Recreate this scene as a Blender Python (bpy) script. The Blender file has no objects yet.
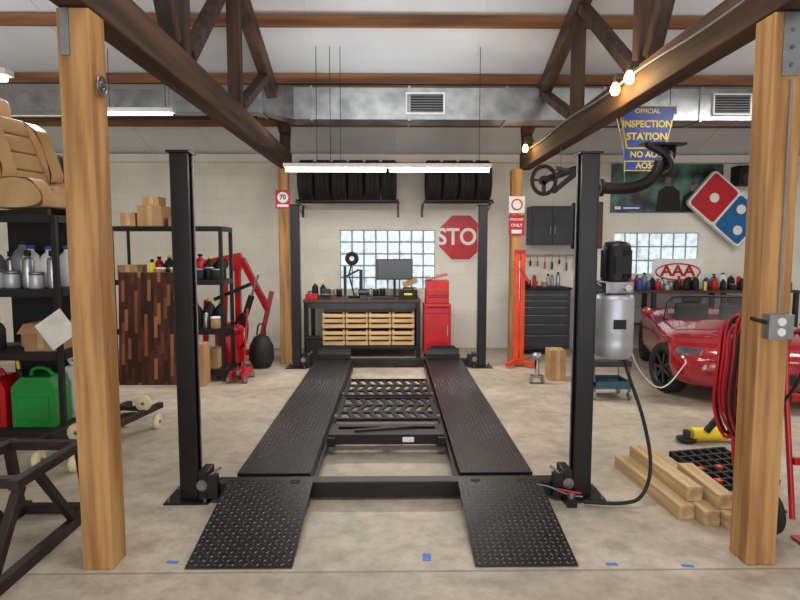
import bpy, math, random
from mathutils import Vector, Matrix, Euler
random.seed(5)
S=bpy.context.scene
COL=S.collection
S.view_settings.view_transform='Standard'
pi=math.pi
# ---------------------------------------------------------------- materials
def lin(c):
    o=[]
    for x in c[:3]:
        x=x/255.0
        o.append(x/12.92 if x<=.04045 else ((x+.055)/1.055)**2.4)
    return (o[0],o[1],o[2],1)
MATS={}
def P(name,c,r=.5,m=0,c2=None,sc=6,st=(1,1,1),bump=0,em=0,det=4,lo=.35,hi=.65,coat=0,trans=0,alpha=1):
    if name in MATS: return MATS[name]
    M=bpy.data.materials.new(name); M.use_nodes=True
    nt=M.node_tree; b=nt.nodes['Principled BSDF']
    if c2 is None: c2=tuple(x*.88 for x in c)
    tc=nt.nodes.new('ShaderNodeTexCoord'); mp=nt.nodes.new('ShaderNodeMapping')
    mp.inputs['Scale'].default_value=st
    nz=nt.nodes.new('ShaderNodeTexNoise'); nz.inputs['Scale'].default_value=sc; nz.inputs['Detail'].default_value=det
    cr=nt.nodes.new('ShaderNodeValToRGB')
    cr.color_ramp.elements[0].position=lo; cr.color_ramp.elements[1].position=hi
    cr.color_ramp.elements[0].color=lin(c2); cr.color_ramp.elements[1].color=lin(c)
    L=nt.links.new
    L(tc.outputs['Object'],mp.inputs['Vector']); L(mp.outputs[0],nz.inputs['Vector'])
    L(nz.outputs['Fac'],cr.inputs[0]); L(cr.outputs[0],b.inputs['Base Color'])
    b.inputs['Roughness'].default_value=r; b.inputs['Metallic'].default_value=m
    if coat: b.inputs['Coat Weight'].default_value=coat
    if trans: b.inputs['Transmission Weight'].default_value=trans
    if alpha<1: b.inputs['Alpha'].default_value=alpha
    if bump:
        bp=nt.nodes.new('ShaderNodeBump'); bp.inputs['Strength'].default_value=bump; bp.inputs['Distance'].default_value=.01
        L(nz.outputs['Fac'],bp.inputs['Height']); L(bp.outputs[0],b.inputs['Normal'])
    if em:
        L(cr.outputs[0],b.inputs['Emission Color']); b.inputs['Emission Strength'].default_value=em
    MATS[name]=M
    return M
def mth(nt,op,a,b=None,clamp=False):
    n=nt.nodes.new('ShaderNodeMath'); n.operation=op; n.use_clamp=clamp
    for i,x in enumerate((a,b)):
        if x is None: continue
        if isinstance(x,(int,float)): n.inputs[i].default_value=x
        else: nt.links.new(x,n.inputs[i])
    return n.outputs[0]
def wood(name,c,c2,axis='z',r=.6,k=9,bump=.15):
    s=[k,k,k]; s['xyz'.index(axis)]=k*.07
    return P(name,c,r,0,c2,1.6,tuple(s),bump,det=6,lo=.38,hi=.62)
DIA=P('plate_black',(30,30,31),.36,.3,(22,22,23),4)
TRD=P('tread_edge',(84,84,86),.3,.6,(62,62,64),9)
def concrete():
    M=P('concrete',(202,191,173),.5,0,(166,154,137),1.1,det=9,lo=.3,hi=.7)
    nt=M.node_tree; b=nt.nodes['Principled BSDF']; L=nt.links.new
    tc=nt.nodes.new('ShaderNodeTexCoord'); sp=nt.nodes.new('ShaderNodeSeparateXYZ'); L(tc.outputs['Object'],sp.inputs[0])
    src=b.inputs['Base Color'].links[0].from_socket
    n2=nt.nodes.new('ShaderNodeTexNoise'); n2.inputs['Scale'].default_value=7; n2.inputs['Detail'].default_value=10; n2.inputs['Roughness'].default_value=.75
    L(tc.outputs['Object'],n2.inputs['Vector'])
    cr=nt.nodes.new('ShaderNodeValToRGB'); cr.color_ramp.elements[0].position=.32; cr.color_ramp.elements[1].position=.6
    cr.color_ramp.elements[0].color=(.55,.52,.48,1); cr.color_ramp.elements[1].color=(1,1,1,1); L(n2.outputs['Fac'],cr.inputs[0])
    mx=nt.nodes.new('ShaderNodeMix'); mx.data_type='RGBA'; mx.blend_type='MULTIPLY'; mx.inputs[0].default_value=.8
    L(src,mx.inputs[6]); L(cr.outputs[0],mx.inputs[7])
    n3=nt.nodes.new('ShaderNodeTexNoise'); n3.inputs['Scale'].default_value=2.1; n3.inputs['Detail'].default_value=8; n3.inputs['Roughness'].default_value=.65; L(tc.outputs['Object'],n3.inputs['Vector'])
    stn=mth(nt,'MULTIPLY',mth(nt,'SUBTRACT',n3.outputs['Fac'],.54,True),2.2,True)
    n4=nt.nodes.new('ShaderNodeTexNoise'); n4.inputs['Scale'].default_value=26; n4.inputs['Detail'].default_value=3; L(tc.outputs['Object'],n4.inputs['Vector'])
    spk=mth(nt,'MULTIPLY',mth(nt,'SUBTRACT',n4.outputs['Fac'],.70,True),5,True)
    stn=mth(nt,'ADD',stn,spk)
    jl=mth(nt,'LESS_THAN',mth(nt,'ABSOLUTE',mth(nt,'SUBTRACT',sp.outputs[1],2.77)),.008)
    ap=mth(nt,'LESS_THAN',sp.outputs[1],2.77)
    dk=mth(nt,'ADD',stn,mth(nt,'ADD',mth(nt,'MULTIPLY',jl,.45),mth(nt,'MULTIPLY',ap,.10)),True)
    m2=nt.nodes.new('ShaderNodeMix'); m2.data_type='RGBA'; L(dk,m2.inputs[0]); L(mx.outputs[2],m2.inputs[6]); m2.inputs[7].default_value=lin((82,72,62))
    L(m2.outputs[2],b.inputs['Base Color'])
    bp=nt.nodes.new('ShaderNodeBump'); bp.inputs['Strength'].default_value=.15; bp.inputs['Distance'].default_value=.01
    L(n2.outputs['Fac'],bp.inputs['Height']); L(bp.outputs[0],b.inputs['Normal'])
    return M
def blockwall():
    M=P('painted_block',(234,230,219),.7,0,(218,213,200),1.3)
    nt=M.node_tree; b=nt.nodes['Principled BSDF']; L=nt.links.new
    tc=nt.nodes.new('ShaderNodeTexCoord'); sp=nt.nodes.new('ShaderNodeSeparateXYZ'); L(tc.outputs['Object'],sp.inputs[0])
    cb=nt.nodes.new('ShaderNodeCombineXYZ'); L(mth(nt,'ADD',sp.outputs[0],sp.outputs[1]),cb.inputs[0]); L(sp.outputs[2],cb.inputs[1])
    br=nt.nodes.new('ShaderNodeTexBrick'); br.inputs['Scale'].default_value=1; br.inputs['Brick Width'].default_value=.4; br.inputs['Row Height'].default_value=.2
    br.inputs['Mortar Size'].default_value=.004; br.inputs['Color1'].default_value=(1,1,1,1); br.inputs['Color2'].default_value=(.975,.975,.975,1); br.inputs['Mortar'].default_value=(.88,.87,.86,1)
    L(cb.outputs[0],br.inputs['Vector'])
    src=b.inputs['Base Color'].links[0].from_socket
    mx=nt.nodes.new('ShaderNodeMix'); mx.data_type='RGBA'; mx.blend_type='MULTIPLY'; mx.inputs[0].default_value=1
    L(src,mx.inputs[6]); L(br.outputs['Color'],mx.inputs[7]); L(mx.outputs[2],b.inputs['Base Color'])
    bp=nt.nodes.new('ShaderNodeBump'); bp.inputs['Strength'].default_value=.2; bp.inputs['Distance'].default_value=.01; bp.invert=True
    L(br.outputs['Fac'],bp.inputs['Height']); L(bp.outputs[0],b.inputs['Normal'])
    return M
FLOOR=concrete(); WALL=blockwall()
CEIL=P('white_roof_panel',(218,222,226),.5,0,(202,207,212),.8)
BLK=P('black_paint',(24,24,26),.38,.2,(17,17,18)); BLKM=P('black_matte',(22,22,23),.7,0,(15,15,16)); RUB=P('rubber',(20,20,21),.75,0,(30,30,30),bump=.1)
DGR=P('dark_grey_steel',(58,61,66),.4,.3,(48,51,55)); GRY=P('grey_plastic',(130,132,135),.5)
SIL=P('galvanised',(178,181,184),.34,.85,(140,144,148),5); CHR=P('chrome',(215,215,218),.15,1,(200,200,205)); TANK=P('tank_silver',(188,190,196),.42,.5,(172,174,180))
STEEL=P('bare_steel',(150,150,152),.35,.8,(115,112,110),12)
RED=P('red_paint',(186,18,24),.35,0,(160,14,20)); CARR=P('car_red',(156,10,28),.18,0,(144,8,24),coat=1); ORG=P('orange_red',(220,70,26),.4)
SRED=P('sign_red',(196,18,34),.4); WHT=P('white_plastic',(235,235,232),.45,0,(222,222,218)); SBLU=P('sign_blue',(20,60,150),.4); DBLU=P('logo_blue',(0,100,165),.4); YEL=P('sign_yellow',(246,214,40),.45)
CREAM=P('cream_rubber',(228,214,170),.5); GRN=P('green_plastic',(18,140,50),.4); BLUE=P('blue_plastic',(40,80,150),.4); TAPE=P('blue_tape',(80,130,205),.6); TEAL=P('teal_paint',(50,90,105),.5)
CARD=P('cardboard',(178,138,96),.8,0,(160,121,82),5); PAPER=P('paper',(236,232,222),.8)
PINE=wood('yellow_pine',(192,146,90),(150,104,56),'z',k=11); PINEY=wood('pine_board',(204,178,136),(174,142,100),'y',k=14)
DWY=wood('old_beam_y',(92,66,46),(50,34,24),'y',r=.8,k=7); DWZ=wood('old_beam_z',(76,54,40),(42,30,22),'z',r=.8,k=7); DWX=wood('purlin_wood',(150,100,62),(104,68,40),'x',r=.75,k=6)
CRATE=wood('crate_wood',(214,180,130),(184,148,100),'x',k=12); TOPW=wood('bench_wood',(90,66,48),(62,44,32),'x',k=8)
TAN=P('tan_leather',(202,162,116),.45,0,(188,148,102),4,bump=.03); PEG=P('tool_brown',(96,64,44),.7)
GLS=P('clear_glass',(200,215,220),.05,0,trans=.9); SCR=P('dark_screen',(10,11,14),.15)
WSG=P('tinted_windshield',(24,28,30),.3,0,alpha=.35)
LED=P('led_tube',(255,250,240),.5,0,(255,250,240),em=7); BULB=P('warm_bulb',(255,196,110),.5,0,(255,190,100),em=25)
WIN=P('glass_block',(222,234,238),.2,0,(140,166,176),14,em=.85,lo=.2,hi=.7); MORT=P('mortar',(150,152,150),.8)
# ---------------------------------------------------------------- geometry builder
class G:
    def __init__(s): s.v=[];s.f=[];s.m=[];s.s=[];s.mats=[]
    def add(s,vs,fs,mat,smooth=False,M=None):
        o=len(s.v)
        if M is not None: vs=[M@Vector(v) for v in vs]
        s.v+= [tuple(v) for v in vs]
        if mat not in s.mats: s.mats.append(mat)
        i=s.mats.index(mat)
        for f in fs: s.f.append([a+o for a in f]); s.m.append(i); s.s.append(smooth)
        return s
    def box(s,x0,x1,y0,y1,z0,z1,mat,M=None):
        vs=[(x,y,z) for x in (x0,x1) for y in (y0,y1) for z in (z0,z1)]
        return s.add(vs,[(0,1,3,2),(4,6,7,5),(0,4,5,1),(2,3,7,6),(0,2,6,4),(1,5,7,3)],mat,False,M)
    def beam(s,p0,p1,w,h,mat,up=(0,0,1)):
        p0=Vector(p0);p1=Vector(p1);d=p1-p0;l=d.length;z=d.normalized();u=Vector(up)
        if abs(z.dot(u))>.99:u=Vector((0,1,0))
        x=u.cross(z).normalized();y=z.cross(x)
        M=Matrix((( x.x,y.x,z.x,p0.x),(x.y,y.y,z.y,p0.y),(x.z,y.z,z.z,p0.z),(0,0,0,1)))
        return s.box(-w/2,w/2,-h/2,h/2,0,l,mat,M)
    def cyl(s,p0,p1,r,mat,n=16,r2=None,smooth=True):
        p0=Vector(p0);p1=Vector(p1);r2=r if r2 is None else r2
        z=(p1-p0).normalized();a=Vector((1,0,0)) if abs(z.x)<.9 else Vector((0,1,0))
        x=a.cross(z).normalized();y=z.cross(x);vs=[]
        for p,q in ((p0,r),(p1,r2)):
            for i in range(n):
                t=2*pi*i/n;vs.append(p+x*math.cos(t)*q+y*math.sin(t)*q)
        s.add(vs,[(i,(i+1)%n,n+(i+1)%n,n+i) for i in range(n)],mat,smooth)
        s.add(vs[:n],[tuple(range(n))[::-1]],mat); return s.add(vs[n:],[tuple(range(n))],mat)
    def lathe(s,prof,mat,c=(0,0,0),ax='z',n=24,smooth=True):
        vs=[]
        for r,h in prof:
            for i in range(n):
                t=2*pi*i/n;a,b=r*math.cos(t),r*math.sin(t)
                p={'z':(a,b,h),'x':(h,a,b),'y':(a,h,b)}[ax];vs.append((p[0]+c[0],p[1]+c[1],p[2]+c[2]))
        fs=[]
        for j in range(len(prof)-1):
            for i in range(n):
                k=(i+1)%n;fs.append((j*n+i,j*n+k,(j+1)*n+k,(j+1)*n+i))
        return s.add(vs,fs,mat,smooth)
    def tube(s,pts,r,mat,n=8,closed=False,sm=0):
        pts=[Vector(p) for p in pts]
        for _ in range(sm):
            q=[]
            m=len(pts)
            for i in range(m if closed else m-1):
                a,b=pts[i],pts[(i+1)%m];q+=[a*.75+b*.25,a*.25+b*.75]
            if not closed:q=[pts[0]]+q+[pts[-1]]
            pts=q
        m=len(pts);vs=[];px=None
        for i,p in enumerate(pts):
            if closed:d=pts[(i+1)%m]-pts[i-1]
            else:d=pts[min(i+1,m-1)]-pts[max(i-1,0)]
            d.normalize()
            if px is None:
                a=Vector((0,0,1)) if abs(d.z)<.9 else Vector((1,0,0));px=a.cross(d).normalized()
            else:
                px=(px-d*px.dot(d)).normalized()
            py=d.cross(px)
            for k in range(n):
                t=2*pi*k/n;vs.append(p+px*math.cos(t)*r+py*math.sin(t)*r)
        fs=[]
        for i in range(m if closed else m-1):
            j=(i+1)%m
            for k in range(n):
                l=(k+1)%n;fs.append((i*n+k,i*n+l,j*n+l,j*n+k))
        s.add(vs,fs,mat,True)
        if not closed:
            s.add(vs[:n],[tuple(range(n))[::-1]],mat);s.add(vs[-n:],[tuple(range(n))],mat)
        return s
    def ring(s,c,R,r,mat,ax='y',n=28,k=8,sq=1):
        pts=[]
        for i in range(n):
            t=2*pi*i/n;a,b=R*math.cos(t),R*sq*math.sin(t)
            p={'z':(a,b,0),'x':(0,a,b),'y':(a,0,b)}[ax];pts.append((p[0]+c[0],p[1]+c[1],p[2]+c[2]))
        return s.tube(pts,r,mat,k,True)
    def prism(s,poly,d0,d1,mat,M=None,ax='y',cap=None):
        def q(a,b,h): return {'y':(a,h,b),'z':(a,b,h),'x':(h,a,b)}[ax]
        n=len(poly);vs=[q(a,b,d0) for a,b in poly]+[q(a,b,d1) for a,b in poly]
        s.add(vs,[(i,(i+1)%n,n+(i+1)%n,n+i) for i in range(n)],mat,False,M)
        s.add(vs[:n],[tuple(range(n))],cap or mat,False,M)
        return s.add(vs[n:],[tuple(range(n))],mat,False,M)
    def text(s,t,size,mat,loc,rot=(pi/2,0,0),off=0.0,sx=1):
        cu=bpy.data.curves.new('t','FONT');cu.body=t;cu.size=size;cu.align_x='CENTER';cu.align_y='CENTER';cu.extrude=.0015;cu.offset=off
        o=bpy.data.objects.new('t',cu);COL.objects.link(o);bpy.context.view_layer.update()
        me=bpy.data.meshes.new_from_object(o.evaluated_get(bpy.context.evaluated_depsgraph_get()))
        M=Matrix.Translation(loc)@Euler(rot).to_matrix().to_4x4()@Matrix.Diagonal((sx,1,1,1))
        s.add([v.co for v in me.vertices],[tuple(p.vertices) for p in me.polygons],mat,False,M)
        bpy.data.objects.remove(o);bpy.data.meshes.remove(me);return s
    def tread(s,x0,x1,Y0,Z0,Y1,Z1,step=.031):
        nx=int((x1-x0)/step);ny=int((Y1-Y0)/step);sx=(x1-x0)/nx;sy=(Y1-Y0)/ny;vs=[];fs=[]
        for j in range(ny):
            for i in range(nx):
                x=x0+(i+.5)*sx;y=Y0+(j+.5)*sy;z=Z0+(Z1-Z0)*(j+.5)/ny;sl=(Z1-Z0)/(Y1-Y0)
                q=1 if (i+j)%2 else -1;a=.0105;b=.0034
                d=[(a,a*q),(-b,b*q),(-a,-a*q),(b,-b*q)];o=len(vs)
                for dx,dy in d: vs.append((x+dx,y+dy,z+dy*sl+.0002))
                vs.append((x,y,z+.0032));fs+=[(o,o+1,o+4),(o+1,o+2,o+4),(o+2,o+3,o+4),(o+3,o,o+4)]
        return s.add(vs,fs,TRD)
def ob(g,name,parent=None,label=None,cat=None,kind=None,group=None,loc=None,rot=None,bev=0,sub=0,local=False):
    xs=[v[0] for v in g.v];ys=[v[1] for v in g.v];zs=[v[2] for v in g.v]
    c=Vector(((min(xs)+max(xs))/2,(min(ys)+max(ys))/2,min(zs) if parent is None else (min(zs)+max(zs))/2))
    if kind=='structure' or loc is not None: c=Vector((0,0,0))
    me=bpy.data.meshes.new(name);me.from_pydata([tuple(Vector(v)-c) for v in g.v],[],g.f)
    for m in g.mats: me.materials.append(m)
    me.polygons.foreach_set('material_index',g.m);me.polygons.foreach_set('use_smooth',g.s);me.update()
    o=bpy.data.objects.new(name,me);COL.objects.link(o)
    o.location=c
    if loc is not None:o.location=loc
    if rot is not None:o.rotation_euler=rot
    if parent:
        o.parent=parent
        if not local:o.location=o.location-parent.location
    if label:o['label']=label
    if cat:o['category']=cat
    if kind:o['kind']=kind
    if group:o['group']=group
    if bev:
        b=o.modifiers.new('b','BEVEL');b.width=bev;b.segments=2;b.limit_method='ANGLE'
    if sub:
        b=o.modifiers.new('s','SUBSURF');b.levels=sub;b.render_levels=sub
    return o
def emp(name,label,cat,loc=(0,0,0),rot=(0,0,0),group=None):
    o=bpy.data.objects.new(name,None);COL.objects.link(o);o.location=loc;o.rotation_euler=rot;o.empty_display_size=.1
    o['label']=label;o['category']=cat
    if group:o['group']=group
    return o
def dup(t,loc,rot=None,label=None,scale=None):
    def cp(o,par):
        n=o.copy();COL.objects.link(n)
        if par:n.parent=par
        for ch in o.children:cp(ch,n)
        return n
    n=cp(t,None);n.location=loc
    if rot is not None:n.rotation_euler=rot
    if scale is not None:n.scale=scale
    if label:n['label']=label
    return n
# ---------------------------------------------------------------- shell
def roof(y): return 3.1+.35*(9.4-y) if y>1.5 else 5.865-.35*(1.5-y)
ob(G().box(-7,8,-6,9.6,-.1,0,FLOOR),'floor',kind='structure')
g=G();W1=(-.84,.70,.96,1.92);W2=(3.6,5.0,1.2,1.88)
xs=[-7,W1[0],W1[1],W2[0],W2[1],8]
for i in range(5):
    if i==1:
        g.box(xs[i],xs[i+1],9.4,9.6,0,W1[2],WALL);g.box(xs[i],xs[i+1],9.4,9.6,W1[3],3.1,WALL)
    elif i==3:
        g.box(xs[i],xs[i+1],9.4,9.6,0,W2[2],WALL);g.box(xs[i],xs[i+1],9.4,9.6,W2[3],3.1,WALL)
    else:g.box(xs[i],xs[i+1],9.4,9.6,0,3.1,WALL)
ob(g,'wall_back',kind='structure')
prof=[(-6,0),(9.6,0),(9.6,3.03),(1.5,5.865),(-6,3.24)]
ob(G().prism(prof,-7.15,-7,WALL,ax='x'),'wall_left',kind='structure')
ob(G().prism(prof,8,8.15,WALL,ax='x'),'wall_right',kind='structure')
g=G();g.box(-7,-4.5,-6.15,-6,0,3.24,WALL).box(5,8,-6.15,-6,0,3.24,WALL).box(-4.5,5,-6.15,-6,2.9,3.24,WALL)
ob(g,'wall_front',kind='structure')
g=G()
for a,b in ((9.6,1.5),(1.5,-6.1)):
    za=roof(a);zb=roof(b)
    g.add([(-7.1,a,za),(8.1,a,za),(8.1,b,zb),(-7.1,b,zb),(-7.1,a,za+.12),(8.1,a,za+.12),(8.1,b,zb+.12),(-7.1,b,zb+.12)],
      [(0,1,2,3),(7,6,5,4),(0,4,5,1),(2,6,7,3),(1,5,6,2),(0,3,7,4)],CEIL)
for i in range(16):
    x=-6.6+i*.95
    g.beam((x,9.5,roof(9.5)-.004),(x,1.5,roof(1.5)-.004),.02,.012,CEIL)
ob(g,'ceiling',kind='structure')
for i,y in enumerate((8.37,7.44,6.48,5.5,4.55)):
    z=roof(y)
    ob(G().box(-7,8,y-.03,y+.03,z-.13,z-.012,DWX),'trim_%d'%(i+1),kind='structure')
ob(G().box(-7,8,9.3,9.4,2.98,3.1,WALL),'trim_6',kind='structure')
def window(n,w):
    x0,x1,z0,z1=w;g=G();nx=round((x1-x0)/.195);nz=max(1,round((z1-z0)/.195));dx=(x1-x0)/nx;dz=(z1-z0)/nz
    g.box(x0,x1,9.46,9.54,z0,z1,MORT)
    for i in range(nx):
        for j in range(nz):
            a=x0+i*dx+.012;b=z0+j*dz+.012;c=a+dx-.024;d=b+dz-.024;e=.02
            vs=[(a,9.46,b),(c,9.46,b),(c,9.46,d),(a,9.46,d),(a+e,9.44,b+e),(c-e,9.44,b+e),(c-e,9.44,d-e),(a+e,9.44,d-e)]
            g.add(vs,[(4,5,6,7),(0,1,5,4),(1,2,6,5),(2,3,7,6),(3,0,4,7)],WIN)
    ob(g,'window_%d'%n,kind='structure')
window(1,W1);window(2,W2)
# ---------------------------------------------------------------- timber
ob(G().box(-1.55,-1.40,2.80,2.95,0,2.715,PINE),'timber_post',label='square yellow pine post standing on the concrete floor',cat='post',bev=.006)
ob(G().box(1.80,1.95,2.80,2.95,0,2.715,PINE),'timber_post',label='square yellow pine post with electrical box fixed to it',cat='post',bev=.006)
ob(G().box(-1.57,-1.43,8.1,8.24,0,2.715,PINE),'timber_post',label='pine post under the roof truss by the rear lift column',cat='post',bev=.006)
ob(G().box(1.66,1.80,8.1,8.24,0,2.715,PINE),'timber_post',label='pine post under the roof truss carrying small red signs',cat='post',bev=.006)
def truss(x,ver,dia,lab):
    t=emp('roof_truss',lab,'roof truss',(x,4.4,2.72))
    ob(G().box(x-.075,x+.075,.4,8.3,2.72,2.95,DWY),'bottom_chord',t,bev=.01)
    ob(G().beam((x,8.3,roof(8.3)-.27),(x,1.5,roof(1.5)-.27),.13,.18,DWY),'top_chord',t,bev=.01)
    ob(G().beam((x,1.35,5.5),(x,.4,5.15),.13,.18,DWY),'top_chord',t,bev=.01)
    ob(G().box(x-.06,x+.06,8.1,8.28,2.951,roof(8.2)-.35,DWZ),'web_post',t,bev=.01)
    for y in ver: ob(G().box(x-.06,x+.06,y-.06,y+.06,2.951,roof(y)-.37,DWZ),'web_post',t,bev=.01)
    for y0,y1 in dia: ob(G().beam((x,y0,2.99),(x,y1,roof(y1)-.4),.09,.11,DWZ,up=(1,0,0)),'web_brace',t,bev=.01)
    return t
truss(-1.475,(4.2,5.65,2.7),((4.35,5.5),(5.8,6.9),(4.05,2.9)),'weathered dark timber roof truss above a row of pine posts')
truss(1.875,(4.45,6.0,3.0),((4.6,5.85),(6.15,7.2),(4.3,3.2)),'weathered dark timber roof truss with small bulbs along it')
# ---------------------------------------------------------------- four post lift
lift=emp('car_lift','black four-post car lift lowered on the garage floor','car lift',(-.04,5.6,0))
for (x,sx) in ((-1.30,1),(1.225,-1)):
    for y,sy in ((3.66,1),(7.85,-1)):
        g=G();w=.055;t=.008
        def bx(a,b,c,d,e,f): 
            g.box(min(x+sx*a,x+sx*b),max(x+sx*a,x+sx*b),y+c,y+d,e,f,BLK)
        bx(-w,-w+t,-w,w,.012,2.19);bx(-w+t,w,-w,-w+t,.012,2.19);bx(-w+t,w,w-t,w,.012,2.19)
        bx(w-t,w,-w+t,-w+.03,.012,2.19);bx(w-t,w,w-.03,w-t,.012,2.19)
        for k in range(20):
            z=.25+k*.095;bx(-.02,.0,-.03,.03,z,z+.05)
        bx(-.03,-.02,-.03,.03,.1,2.15)
        bx(-.07,.07,-.07,.07,2.19,2.205)
        g.box(x-.14,x+.14,y-.12,y+.12,0,.012,BLK)
        for a in (-.115,.115):
            for b in (-.095,.095): g.cyl((x+a,y+b,.012),(x+a,y+b,.035),.012,STEEL,6,smooth=False)
        ob(g,'column',lift,bev=.002)
        c=G();xx=x+sx*.07
        c.cyl((xx,y-sy*.0,.13),(xx,y,2.19),.004,STEEL,6);ob(c,'lifting_cable',lift)
for y in (3.60,7.80):
    g=G().box(-1.17,1.09,y,y+.1,.02,.122,BLK)
    ob(g,'crossbeam',lift,bev=.006)
    for x in (-1.17,1.09):
        s=1 if x>0 else -1;a,b=sorted((x,x+s*.06))
        k=G().box(a,b,y-.03,y+.13,.016,.2,BLK).box(min(x,x-s*.07),max(x,x-s*.07),y-.04,y-.001,.03,.19,BLK)
        k.cyl((x+s*.03,y-.045,.12),(x+s*.03,y-.03,.12),.035,STEEL,14).cyl((x-s*.03,y-.03,.19),(x-s*.09,y-.04,.235),.008,CHR)
        ob(k,'sheave_housing',lift,bev=.006)
for x0,x1 in ((-1.02,-.54),(.45,.93)):
    g=G().box(x0,x1,3.72,7.70,.118,.134,DIA);g.tread(x0,x1,3.73,.134,7.69,.134)
    g.box(x0,x0+.04,3.72,7.7,.02,.117,BLK).box(x1-.04,x1,3.72,7.7,.02,.117,BLK)
    for k in range(9): g.box(x0+.041,x1-.041,3.9+k*.45,3.94+k*.45,.03,.117,BLK)
    ob(g,'runway',lift,label='black diamond-plate runway')
    gx=x1 if x0<0 else x0-.03
    ob(G().box(gx+.001,gx+.029,3.72,7.7,.05,.075,BLK).box(gx+.001,gx+.006,3.72,7.7,.076,.11,BLK),'jack_rail',lift)
    g=G()
    n=8
    for k in range(n):
        a=k/n*1.1;b=(k+1)/n*1.1;r=.2
        y0,z0=7.68+r*math.sin(a)*.6,.14+r*(1-math.cos(a))*1.2;y1,z1=7.68+r*math.sin(b)*.6,.14+r*(1-math.cos(b))*1.2
        g.add([(x0+.02,y0,z0),(x1-.02,y0,z0),(x1-.02,y1,z1),(x0+.02,y1,z1),(x0+.02,y0+.01,z0-.006),(x1-.02,y0+.01,z0-.006),(x1-.02,y1+.01,z1-.006),(x0+.02,y1+.01,z1-.006)],[(0,1,2,3),(7,6,5,4)],BLK)
    g.prism([(x0+.02,.2),(x1-.02,.2),(x1-.02,.25),(x1-.1,.31),(x0+.1,.31),(x0+.02,.25)],7.785,7.797,BLK)
    g.box(x0+.02,x1-.02,7.7,7.797,.14,.2,BLK)
    ob(g,'wheel_stop',lift)
for x0,x1 in ((-1.045,-.505),(.42,.945)):
    g=G();Y0,Z0,Y1,Z1=2.80,.006,3.60,.135
    g.add([(x0,Y0,Z0),(x1,Y0,Z0),(x1,Y1,Z1),(x0,Y1,Z1),(x0,Y0+.01,0),(x1,Y0+.01,0),(x1,Y1,Z1-.014),(x0,Y1,Z1-.014)],[(0,1,2,3),(7,6,5,4),(0,4,5,1),(2,6,7,3),(1,5,6,2),(0,3,7,4)],DIA)
    g.tread(x0+.005,x1-.005,Y0+.01,Z0+.0016,Y1-.01,Z1-.0016)
    for xa in (x0+.02,(x0+x1)/2,x1-.03):
        g.prism([(Y0+.12,.001),(Y1-.03,.001),(Y1-.03,Z1-.025),(Y0+.12,.012)],xa,xa+.01,BLK,ax='x')
    for xa in (x0+.08,x1-.14): g.cyl((xa,3.59,.13),(xa+.06,3.59,.13),.014,BLK,10)
    ob(g,'approach_ramp',lift,label='sloping black diamond-plate ramp')
g=G();cx,cy=1.45,3.74
g.lathe([(0,.90),(.10,.90),(.118,.92),(.12,1.0),(.116,1.02),(.12,1.04),(.12,1.28),(.11,1.31),(.0,1.32)],TANK,(cx,cy,0))
g.box(cx-.05,cx+.03,cy-.125,cy-.118,1.1,1.16,BLKM)
ob(g,'fluid_reservoir',lift,label='pale silver cylindrical oil tank')
g=G();g.box(cx-.09,cx+.09,cy-.08,cy+.08,1.322,1.40,STEEL).cyl((cx-.09,cy-.04,1.36),(cx-.16,cy-.09,1.40),.01,CHR).cyl((cx+.04,cy-.08,1.36),(cx+.04,cy-.12,1.36),.02,CHR)
g.box(1.285,cx-.091,cy-.05,cy+.0,1.325,1.39,BLK)
ob(g,'pump_block',lift,bev=.006)
g=G();g.lathe([(0,1.402),(.088,1.402),(.09,1.41),(.09,1.62),(.075,1.65),(.0,1.66)],BLK,(cx,cy,0))
for k in range(14):
    t=2*pi*k/14;g.box(.088,.096,-.005,.005,1.42,1.6,BLKM,Matrix.Translation((cx,cy,0))@Matrix.Rotation(t,4,'Z'))
g.box(cx-.05,cx+.05,cy-.13,cy-.09,1.45,1.56,BLKM)
ob(g,'electric_motor',lift)
ob(G().tube([(1.5,3.68,.9),(1.52,3.66,.8),(1.60,3.6,.55),(1.63,3.5,.25),(1.55,3.45,.06),(1.42,3.46,.03),(1.32,3.47,.03),(1.2,3.49,.03)],.012,RUB,sm=3),'hydraulic_hose',lift)
ob(G().tube([(1.2,3.52,.05),(1.1,3.5,.07),(.98,3.5,.13),(.9,3.55,.12)],.005,GRY,6,sm=2).cyl((1.03,3.5,.11),(1.18,3.5,.08),.007,SRED,8).cyl((1.12,3.5,.05),(1.12,3.5,.09),.022,STEEL).box(1.09,1.15,3.47,3.53,0,.05,BLK),'air_valve',lift,label='small red and steel air fitting')
for y0 in (4.98,5.80):
    g=G();x0,x1,y1=-.49,.40,y0+.76;z0,z1=.1,.118
    g.box(x0,x1,y0,y0+.03,z0,z1+.01,BLK).box(x0,x1,y1-.03,y1,z0,z1+.01,BLK).box(x0,x0+.03,y0+.03,y1-.03,z0,z1+.01,BLK).box(x1-.03,x1,y0+.03,y1-.03,z0,z1+.01,BLK)
    rows=3;dy=(y1-y0-.06)/rows
    for r in range(1,rows): g.box(x0+.03,x1-.03,y0+.03+r*dy-.03,y0+.03+r*dy+.03,z0,z1,BLK)
    for r in range(rows):
        for k in range(9):
            xa=x0+.04+k*.1;ya=y0+.03+r*dy+.0;dd=.07 if r%2 else -.07
            if xa+dd<x0+.02 or xa+dd+.04>x1-.02:continue
            g.beam((xa+.02,ya,z0+.008),(xa+.02+dd,ya+dy,z0+.008),.016,.042,BLK,up=(1,0,0))
    for xa in (x0-.03,x1): g.box(xa,xa+.03,y0+.1,y0+.16,.09,z1,STEEL)
    ob(g,'slotted_tray',lift)
bj=G().box(-.50,.41,4.42,4.56,.085,.165,BLK).box(-.505,-.44,4.38,4.75,.08,.15,BLK).box(.35,.415,4.38,4.75,.08,.15,BLK).box(-.44,.35,4.68,4.74,.10,.15,BLK)
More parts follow.
